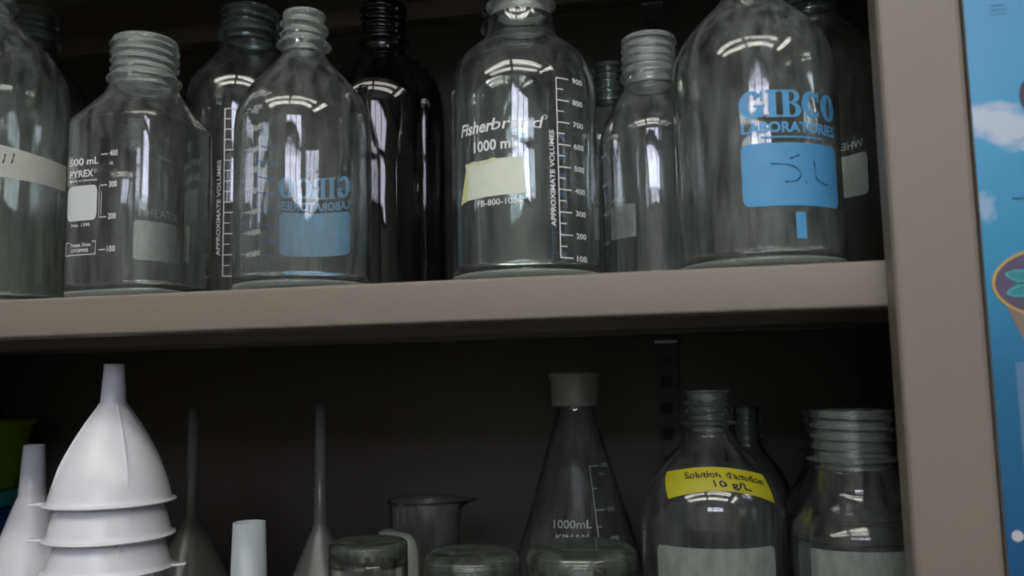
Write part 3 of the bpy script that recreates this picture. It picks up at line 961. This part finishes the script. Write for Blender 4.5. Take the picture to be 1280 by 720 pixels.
# --- big GIBCO bottle right
t, s = bottle('media_bottle', 'largest clear bottle with readable blue print and a handwritten blue patch', 'bottle',
              (0.0495, 0.058, SH), [(r_, z + (12 if z > 100 else 0)) for r_, z in scaled(GIBCO, 1.058)], neckd('gibco', 17.0, 190, 226, 196.5, 22.4, 19.8, 17.6, 12), glass='glass_dusty')
gibco_print(t, s, -14.6, 58.5, 36.0, 74.4, 90, 107.0, 'print_blue', small_rect=(30.4, 36.8, 16.2, 32.2))
bm = bmesh.new(); mp = flat_map(s, 0, off=.4)
stroke(bm, mp, [(3.6, 61.5), (10, 61.2), (17, 60.3), (22.2, 56.0), (20.5, 51.6), (15.5, 50.2), (11.5, 50.4)], 1.0)
stroke(bm, mp, [(15.2, 64.3), (18.5, 65.6), (21.4, 66.6)], 1.1)
stroke(bm, mp, [(24.6, 50.4), (25.4, 49.8)], 1.1)
stroke(bm, mp, [(31.4, 63.6), (31.8, 57), (32.4, 52.4), (36.2, 50.6), (41.5, 49.4)], 1.0)
part('marker_writing', bm, 'ink_soft', t)

# --- back row, right half
t, s = bottle('media_bottle', 'clear bottle with blue scale numbers, hidden behind the cream-labelled bottle', 'bottle',
              (-0.1370, 0.178, SH), [(r, z + (49 if z > 100 else 0)) for r, z in scaled(GIBCO, 1.0)],
              neckd('gl', 22.0, 227, 262, 234, 25.4, 23.6, 23, 17), glass='glass_back', neckmat='neck_back')
bm = bmesh.new(); mp = flat_map(s, 66)
for k in range(8):
    v = 18 + k * 16.0
    rrect(bm, mp, -14, -6, v + 1.6, v + 2.4)
    put_text(bm, mp, str((k + 1) * 100), -4, v, 4.4, width=11, bold=.018)
rrect(bm, mp, -14.8, -14, 18, 132)
part('printed_blue_scale', bm, 'print_blue_worn', t)
U7P = [(33, 6), (33, 132), (33, 138), (30.5, 148), (25, 157), (18, 166), (14.6, 172), (14, 176)]
t, s = bottle('small_bottle', 'small narrow-necked clear bottle at the back, left of the unprinted-shoulder bottle', 'bottle',
              (-0.0585, 0.222, SH), U7P, neckd('small', 13.0, 176, 211, 184, 15.8, 14.6, 14.2, 9.5), glass='glass_back', neckmat='neck_back')
t['label'] = 'small narrow-necked clear bottle farthest back, right of the cream-labelled bottle'
U8P = [(39, 6), (39, 110), (39, 117), (37.2, 125), (33, 134), (27, 144), (22.6, 151), (21, 156)]
t, s = bottle('media_bottle', 'mid-sized clear bottle with a grey-white patch, behind the largest bottle', 'bottle',
              (-0.0200, 0.130, SH), U8P, neckd('gl45', 19.8, 156, 195, 165, 22.6, 21.2, 20.8, 15.5), glass='glass')
bm = bmesh.new(); mp = flat_map(s, -36)
rrect(bm, mp, -11.5, 12, 36.5, 60.5, rad=1.5)
part('writing_patch', bm, 'patch_frost', t)
bm = bmesh.new(); put_text(bm, mp, 'PYREX', -8, 63, 3, bold=.01)
for k in range(4):
    rrect(bm, mp, -26, -21, 35 + k * 22, 36 + k * 22); put_text(bm, mp, str((k + 1) * 100), -20, 34 + k * 22, 3.2)
part('printed_name', bm, 'print_dim', t)
U10P = [(49, 6), (49, 155), (49, 164), (47, 176), (42, 188), (33, 198), (26, 206), (22, 214), (21, 220)]
t, s = bottle('media_bottle', 'clear bottle beside the post with a white patch showing mirrored print', 'bottle',
              (0.1045, 0.165, SH), U10P, neckd('gl45', 20.6, 220, 258, 230, 24.6, 22.6, 21.8, 16.5), glass='glass_back', neckmat='neck_back')
bm = bmesh.new(); mp = flat_map(s, 121)
rrect(bm, mp, 0, 33, 77, 111, rad=5)
part('writing_patch', bm, 'patch_white_lit', t)
bm = bmesh.new(); put_text(bm, mp, 'WHEATON', 4.0, 116, 6.0, width=44, bold=.012)
part('printed_name', bm, 'print_white', t)

# ================================================================== LOWER SHELF
# --- nested white funnels, upside down
def funnel_prof(rim_r, h_cone, stem_r0, stem_r1, h_stem, bell=0.55):
    """outer profile of an inverted funnel, rim at z=0"""
    pts = []
    n = 22
    for i in range(n + 1):
        t = i / n
        a = t * PI / 2
        r = stem_r0 + (rim_r - stem_r0) * (bell * math.cos(a) ** 0.9 + (1 - bell) * (1 - t))
        pts.append((r, h_cone * t))
    pts.append((stem_r0 - .15, h_cone + 2))
    pts.append((stem_r1, h_cone + h_stem))
    return pts

def make_funnel(name, label, cat, loc, rim_r, h_cone, r0, r1, h_stem, mat, group=None, bell=0.6, tab=True, ribs=4, flange=3.2, w=1.1, rz=0.0):
    root = thing(name, label, cat, loc, group)
    root.rotation_euler = (0, 0, rz)
    o = funnel_prof(rim_r, h_cone, r0, r1, h_stem, bell)
    o2 = [(rim_r + flange, 0.15), (rim_r + flange + .3, 0.7), (rim_r + flange, 1.5), (rim_r + .6, 1.8)] + [(r, z + 2.2) for r, z in o[:-1]] + [(r1, o[-1][1])]
    inn = [(max(1.2, r - w), z + (0.4 if z > 2 else 0)) for r, z in o]
    inn[-1] = (r1 - 1.1, o[-1][1] )
    inn = [(rim_r - w, 0.15)] + inn[1:]
    bm = bmesh.new(); revolve(bm, o2 + inn[::-1], n=96, closed=True)
    link_bm('funnel_cone', bm, M[mat], root)
    tabo = None
    if ribs:
        for k in range(ribs):
            bm = bmesh.new()
            a = 2 * PI * k / ribs + math.radians(25)
            pts = [(interp([(r, z) for r, z in o2], z), z) for z in [h_cone * 0.20 + (h_cone + 1) * 0.84 * i / 16 for i in range(17)]]
            prev = None
            for i, (r, z) in enumerate(pts):
                hh = 1.7 * math.sin(PI * min(1, (i + .6) / 9)) if i < 5 else 1.7 * (1 - 0.4 * (i - 5) / 11)
                ring = []
                for (dr, dt) in ((-.3, -.65), (hh, -.40), (hh, .40), (-.3, .65)):
                    rr = r + dr
                    c, s_ = math.cos(a), math.sin(a)
                    ring.append(bm.verts.new(((rr * c - dt * s_) / 1000, (rr * s_ + dt * c) / 1000, z / 1000)))
                if prev:
                    for q in range(3): bm.faces.new((prev[q], prev[q + 1], ring[q + 1], ring[q]))
                prev = ring
            link_bm('rib', bm, M[mat], root, False)
    if tab:
        bm = bmesh.new()
        add_box(bm, (rim_r + flange - 1.5) / 1000, (rim_r + flange + 9) / 1000, -.0055, .0055, .0001, .0020, .0009)
        for v in bm.verts:
            if v.co.x > (rim_r + flange + 4) / 1000:
                v.co.y *= .55
        link_bm('hanging_tab', bm, M[mat], root, True)
    return root

FX, FY = -0.4285, 0.070
tilt = [(0.0, 0.0), (0.4, -2.2), (0.2, 1.0), (0, 0), (0, 0), (0, 0)]
zr = [139, 114, 90.5, 66, 41.5, 17]
dx = [0, 0, 0, 0, 0, 0]
tabrot = [207, 211, 20, 150, 60, 200]
first = make_funnel('funnel', 'white plastic funnel on top of the nested stack, spout showing', 'funnel',
                    (FX, FY, LS + .139), 43.0, 70, 9.4, 7.2, 33, 'funnel', 'nested white funnels', bell=0.62, rz=math.radians(tabrot[0]))
names = ['', 'second white plastic funnel down, nested under the topmost one', 'third white plastic funnel down in the nested stack',
         'fourth white plastic funnel down in the nested stack', 'fifth white plastic funnel down in the nested stack', 'bottom white plastic funnel of the nested stack']
for k in range(1, 6):
    f_ = copy_thing(first, (FX + dx[k], FY, LS + zr[k] / 1000), names[k], math.radians(tabrot[k]), 'nested white funnels')
# small one at the left edge
make_funnel('funnel', 'single smaller white funnel at the left edge, beside the nested stack', 'funnel',
            (-0.5740, 0.165, LS), 46, 129, 11.5, 8.7, 47, 'funnel', None, bell=0.55, tab=False, ribs=0)

# --- long-stem funnels in the dark back row
make_funnel('long_stem_funnel', 'grey translucent long-stem funnel at the back, right behind the white funnel stack', 'funnel',
            (-0.4606, 0.235, LS), 56, 102, 6.4, 4.5, 104, 'stem_plastic', 'long-stem funnels', bell=0.02, tab=False, ribs=0, flange=1.5, w=1.0)
make_funnel('long_stem_funnel', 'grey translucent long-stem funnel standing alone against the back panel', 'funnel',
            (-0.3241, 0.215, LS), 48, 98, 6.0, 4.5, 108, 'stem_plastic', 'long-stem funnels', bell=0.02, tab=False, ribs=0, flange=1.5, w=1.0)
# --- funnel whose spout alone rises into view
make_funnel('wide_spout_funnel', 'translucent white funnel with a wide spout, in front at the bottom edge', 'funnel',
            (-0.3042, 0.048, LS), 38, 62, 13.2, 11.0, 67, 'funnel_tip', None, bell=0.2, tab=False, ribs=0, w=1.6)

# --- beakers
def beaker(name, label, loc, r, h, heel, inverted, glass='glass_low', w=1.9, group=None, spout=None, cat='beaker'):
    root = thing(name, label, cat, loc, group)
    bot = [(0.0, 0.8), (r * .55, 0.7), (r - heel, 0.2)]
    bot += [(r - heel + heel * math.sin(a), heel - (heel - .2) * math.cos(a)) for a in [PI / 2 * i / 8 for i in range(1, 9)]]
    side = [(r, heel + (h - heel - 6) * i / 8) for i in range(1, 9)]
    rim = [(r + .4, h - 4), (r + 2.0, h - 1.8), (r + 2.6, h - .8), (r + 2.0, h - .05), (r + .8, h - .2), (r - w + .6, h - 2.2), (r - w, h - 5)]
    ins = [(r - w, heel + (h - heel - 8) * i / 8) for i in range(8, -1, -1)]
    insb = [(r - w - (heel - 1) * (1 - math.cos(a)), heel - (heel - 3.2) * math.sin(a)) for a in [PI / 2 * i / 6 for i in range(1, 7)]] + [(0.0, 3.2)]
    prof = bot + side + rim + ins + insb
    def md(t, z, rr):
        if spout is None: return rr
        k = max(0, (z - (h - 12)) / 12)
        d = (t - spout + PI) % (2 * PI) - PI
        return rr + k * k * 15 * math.exp(-(d / .34) ** 2)
    cut = len(bot) + 2
    if inverted:
        prof = [(rr, h - z) for rr, z in prof]
    # thick base end and thin wall as two parts
    n_in = len(insb)
    body = prof[len(bot) - 1 + 1: len(prof) - n_in]
    base = prof[:len(bot) + 1] + prof[len(prof) - n_in - 1:]
    bm = bmesh.new(); revolve(bm, body, n=96, closed=True, rmod=md if spout is not None else None)
    link_bm('beaker_wall', bm, M[glass], root)
    bm = bmesh.new(); revolve(bm, base, n=96)
    link_bm('beaker_base', bm, M['glass_frosty'], root)
    return root

b = beaker('beaker', 'slim upturned glass beaker near the handled jug', (-0.2289, 0.08, LS), 27.9, 112, 3.5, True, group='upturned beakers')
bm = bmesh.new(); sf = Surf([(27.9, 0), (27.9, 112)]); mp = flat_map(sf, 17)
for k in range(5):
    rrect(bm, mp, 0, 6 if k % 2 else 9, 98 - k * 9, 98.6 - k * 9)
part('printed_scale', bm, 'print_dim', b)
beaker('beaker', 'medium upturned glass beaker with rounded corners, middle of the three', (-0.1557, 0.09, LS), 33.6, 104.5, 8.5, True, group='upturned beakers')
beaker('beaker', 'widest upturned glass beaker, in front of the conical flask', (-0.0776, 0.088, LS), 38.2, 110.5, 10, True, group='upturned beakers')

jug = beaker('jug', 'glass measuring jug with spout and handle, behind the slim upturned beaker', (-0.2250, 0.205, LS), 29.8, 125, 5, False, spout=PI / 2, cat='jug')
bm = bmesh.new()
path = smooth_pts([(-.034, -.013, .098), (-.022, -.040, .1005), (-.004, -.050, .1000), (.003, -.052, .088), (.003, -.052, .050), (-.004, -.048, .022), (-.016, -.030, .016)], 0) if False else None
hp = [(-.0255, -.0165, .100), (-.0225, -.034, .1015), (-.014, -.043, .1015), (-.006, -.0465, .099), (-.002, -.0480, .092), (-.001, -.0485, .080), (-.001, -.0485, .050), (-.003, -.046, .032), (-.008, -.038, .022), (-.013, -.0275, .020)]
def cr_pts(P, n=5):
    out = []
    P = [Vector(p) for p in P]
    for i in range(len(P) - 1):
        p0, p1, p2, p3 = P[max(0, i - 1)], P[i], P[i + 1], P[min(len(P) - 1, i + 2)]
        for k in range(n):
            t = k / n
            out.append(.5 * ((2 * p1) + (-p0 + p2) * t + (2 * p0 - 5 * p1 + 4 * p2 - p3) * t * t + (-p0 + 3 * p1 - 3 * p2 + p3) * t ** 3))
    out.append(P[-1]); return out
def band(bm, P, w, th):
    prev = None
    for i, p in enumerate(P):
        a = P[max(0, i - 1)]; c = P[min(len(P) - 1, i + 1)]; d = (c - a).normalized()
        side = Vector((0.85, 0.5, 0)); side = (side - d * side.dot(d)).normalized(); nn = d.cross(side)
        ring = [bm.verts.new(p + side * w * math.cos(t) + nn * th * math.sin(t)) for t in [2 * PI * k / 12 for k in range(12)]]
        if prev:
            for k in range(12): bm.faces.new((prev[k], prev[(k + 1) % 12], ring[(k + 1) % 12], ring[k]))
        else: bm.faces.new(ring[::-1])
        prev = ring
    bm.faces.new(prev)
band(bm, cr_pts([(x + .004, y, z) if i > 1 and i < 8 else (x, y, z) for i, (x, y, z) in enumerate(hp)]), .0062, .0030)
link_bm('handle', bm, M['handle'], jug)

# --- conical flask
fl = thing('conical_flask', 'conical 1000 mL glass flask with a frosted cap, white scale', 'flask', (-0.0965, 0.225, LS))
ER = [(66, 6), (67, 12), (65.5, 22), (60, 48), (51, 80), (33, 139), (19.5, 183), (16, 196), (15.2, 204)]
outer = smooth_pts(ER, 2); inner = inset(outer, 2.0); inner[0] = (64, 6); inner[-1] = (13, 204)
bm = bmesh.new(); revolve(bm, outer + inner[::-1], closed=True); link_bm('glass_body', bm, M['glass_low'], fl)
bm = bmesh.new(); revolve(bm, [(0, 2.4), (45, 2), (56, 0.05), (61, 0.6), (65, 3), (66, 5.95), (64, 5.98), (58, 4.6), (0, 5)]); link_bm('glass_base', bm, M['base'], fl)
bm = bmesh.new(); revolve(bm, [(13, 204.1), (15.2, 204.1), (15.2, 222), (17, 224), (15, 226), (13, 225)], closed=True); link_bm('glass_neck', bm, M['neck_back'], fl)
bm = bmesh.new(); revolve(bm, [(18.6, 201), (19.9, 201), (20.2, 205), (20.3, 216), (20.6, 223), (22.2, 226), (22.4, 228.5), (20, 229.5), (0, 229.5), (0, 228), (18.4, 227.6), (18.5, 206)][:-3] + [(0.0, 228.0), (18.6, 227.8), (18.7, 206), (18.6, 201)])
link_bm('cap', bm, M['cap'], fl, True)['label'] = 'frosted plastic cap'
s = Surf([(r, z) for r, z in outer])
bm = bmesh.new()
mp = lambda u, v: s.p(28 - 1.0 * (152 - v) / 60 + math.degrees(u / s.R(v)), v, .25)
rrect(bm, mp, -.35, .35, 70, 153, nv=24)
for v, n, w in ((152.6, '1000', 9), (135, '', 4.5), (118.5, '900', 9), (106, '', 4), (96.5, '800', 9), (80, '700', 9)):
    rrect(bm, mp, 0, w, v - .3, v + .3, nv=1)
    if n: put_text(bm, mp, n, w + 2, v - 1.6, 3.4, width=8)
put_text(bm, mp, 'mL', 8, 145, 3)
part('printed_scale', bm, 'print_dim', fl)
bm = bmesh.new()
mp = lambda u, v: s.p(2 + math.degrees(u / s.R(v)), v, .25)
put_text(bm, mp, '1000mL', -16.5, 105.4, 6.4, width=31, bold=.002)
put_text(bm, mp, 'KIMAX', -14.5, 95.2, 6.0, width=27, bold=.002)
put_text(bm, mp, 'USA', -5, 86, 4.6, bold=.002)
part('printed_name', bm, 'print_dim', fl)

# --- bottle with yellow tape
L11 = [(r, z + (6 if z > 30 else 0)) for r, z in GIBCO]
t, s = bottle('media_bottle', 'clear bottle with a handwritten yellow tape on its shoulder', 'bottle',
              (0.0120, 0.11, LS), L11, neckd('flange', 13.9, 184, 213.5, 190.5, 20.0, 17.2, 16.6, 10.5), glass='glass_low', neckmat='neck_low')
def tape_map(off):
    def mp(u, v):   # u 0..1 along, v 0..1 up
        a0 = -38 + 94 * u; a1 = -53.5 + 113 * u
        zb = 141.0 + 9.0 * math.sin(PI * (u * .94 + .05)) ** .9 - 2.5 * u; zt = 158.6 + 5.8 * math.sin(PI * (u * .94 + .02)) - 2.5 * u
        return s.p(a0 + (a1 - a0) * v, zb + (zt - zb) * v, off)
    return mp
tm = tape_map(.4)
bm = bmesh.new(); grid(bm, tm, 48, 8)
part('yellow_tape', bm, 'tape_yellow', t)
tm2 = tape_map(.7)
bm = bmesh.new()
wr = lambda u, v: tm2(u / 100, v / 20)
put_text(bm, wr, "Solution", 20, 11.6, 5.2, width=33, bold=.02, wob=.35)
put_text(bm, wr, "d'amidon", 58, 11.2, 5.4, width=36, bold=.02, wob=.45)
put_text(bm, wr, "10 g/L", 44, 3.4, 5.4, width=33, bold=.022, wob=.3)
part('marker_writing', bm, 'ink', t)
bm = bmesh.new(); mp = flat_map(s, 0)
rrect(bm, mp, -42, 43, 62, 113, rad=4)
part('writing_patch', bm, 'patch_frost', t, 'worn frosted writing band')

# --- dim bottle behind it
t, s = bottle('small_bottle', 'small clear bottle in shadow behind the yellow-taped bottle', 'bottle',
              (0.0470, 0.262, LS), [(34, 6), (34, 118), (34, 124), (31, 136), (24, 148), (16, 157), (12.4, 163), (12, 167)],
              neckd('small', 11.2, 167, 197, 172, 14.0, 12.6, 12.4, 8.5), glass='glass_back', neckmat='neck_back')

# --- wide-mouth jars at the right
JAR = [(42.5, 6), (42.5, 121), (42, 126.5), (35.5, 136), (28, 146), (25.6, 151), (25, 158), (24.8, 163)]
jm = square_mod(0.30, math.radians(8), 150, 122)
t, s = bottle('wide_mouth_jar', 'clear wide-mouthed jar in front, partly hidden by the cabinet post', 'jar',
              (0.1005, 0.070, LS), JAR, neckd('wide', 23.8, 163, 199.5, 168.5, 28.6, 26.2, 24.6, 20.5), glass='glass_low', neckmat='neck_low', rmod=jm)
bm = bmesh.new(); mp = flat_map(s, 0)
rrect(bm, mp, -38, 32, 66, 118, rad=2)
part('writing_patch', bm, 'patch_frost', t, 'frosted writing band')
JAR2 = [(43, 6), (43, 122), (42, 130), (36, 141), (30, 150), (28, 155), (27.4, 160)]
t, s = bottle('wide_mouth_jar', 'second clear wide-mouthed jar, standing behind the front one', 'jar',
              (0.1085, 0.163, LS), JAR2, neckd('wide', 26.0, 160, 197.5, 167, 31.4, 28.8, 27.4, 22.5), glass='glass_back', neckmat='neck_back')

# --- lime tub on a dark blue box, far left at the back
box = thing('storage_box', 'dark blue plastic box under the lime tub, far left', 'box', (-0.722, 0.262, LS))
bm = bmesh.new(); add_box(bm, -.040, .042, -.055, .055, .0003, .108, .004); link_bm('box_body', bm, M['bluebox'], box, False)
bm = bmesh.new(); add_box(bm, -.0405, .044, -.057, .057, .1085, .1225, .003); link_bm('lid', bm, M['teal'], box, False)['label'] = 'teal lid'
tub = thing('plastic_tub', 'lime green tapered plastic tub on the dark blue box', 'tub', (-0.722, 0.262, LS + .1228))
bm = bmesh.new()
bmesh.ops.create_grid(bm, x_segments=1, y_segments=1, size=.001); bm.clear()
def tub_ring(bm, hx, hy, z, n=40, p=5):
    return [bm.verts.new((hx * abs(math.cos(a)) ** (2 / p) * (1 if math.cos(a) > 0 else -1), hy * abs(math.sin(a)) ** (2 / p) * (1 if math.sin(a) > 0 else -1), z)) for a in [2 * PI * i / n + .01 for i in range(n)]]
R_ = [tub_ring(bm, a, b_, z) for a, b_, z in ((.022, .040, 0), (.0235, .042, .003), (.0335, .050, .066), (.0365, .053, .067), (.0365, .053, .072), (.034, .0505, .072), (.0325, .049, .066), (.0215, .039, .003))]
for A, B in zip(R_, R_[1:]):
    for i in range(40): bm.faces.new((A[i], A[(i + 1) % 40], B[(i + 1) % 40], B[i]))
bm.faces.new(R_[0][::-1]); bm.faces.new(R_[-1])
link_bm('tub_body', bm, M['tub'], tub)
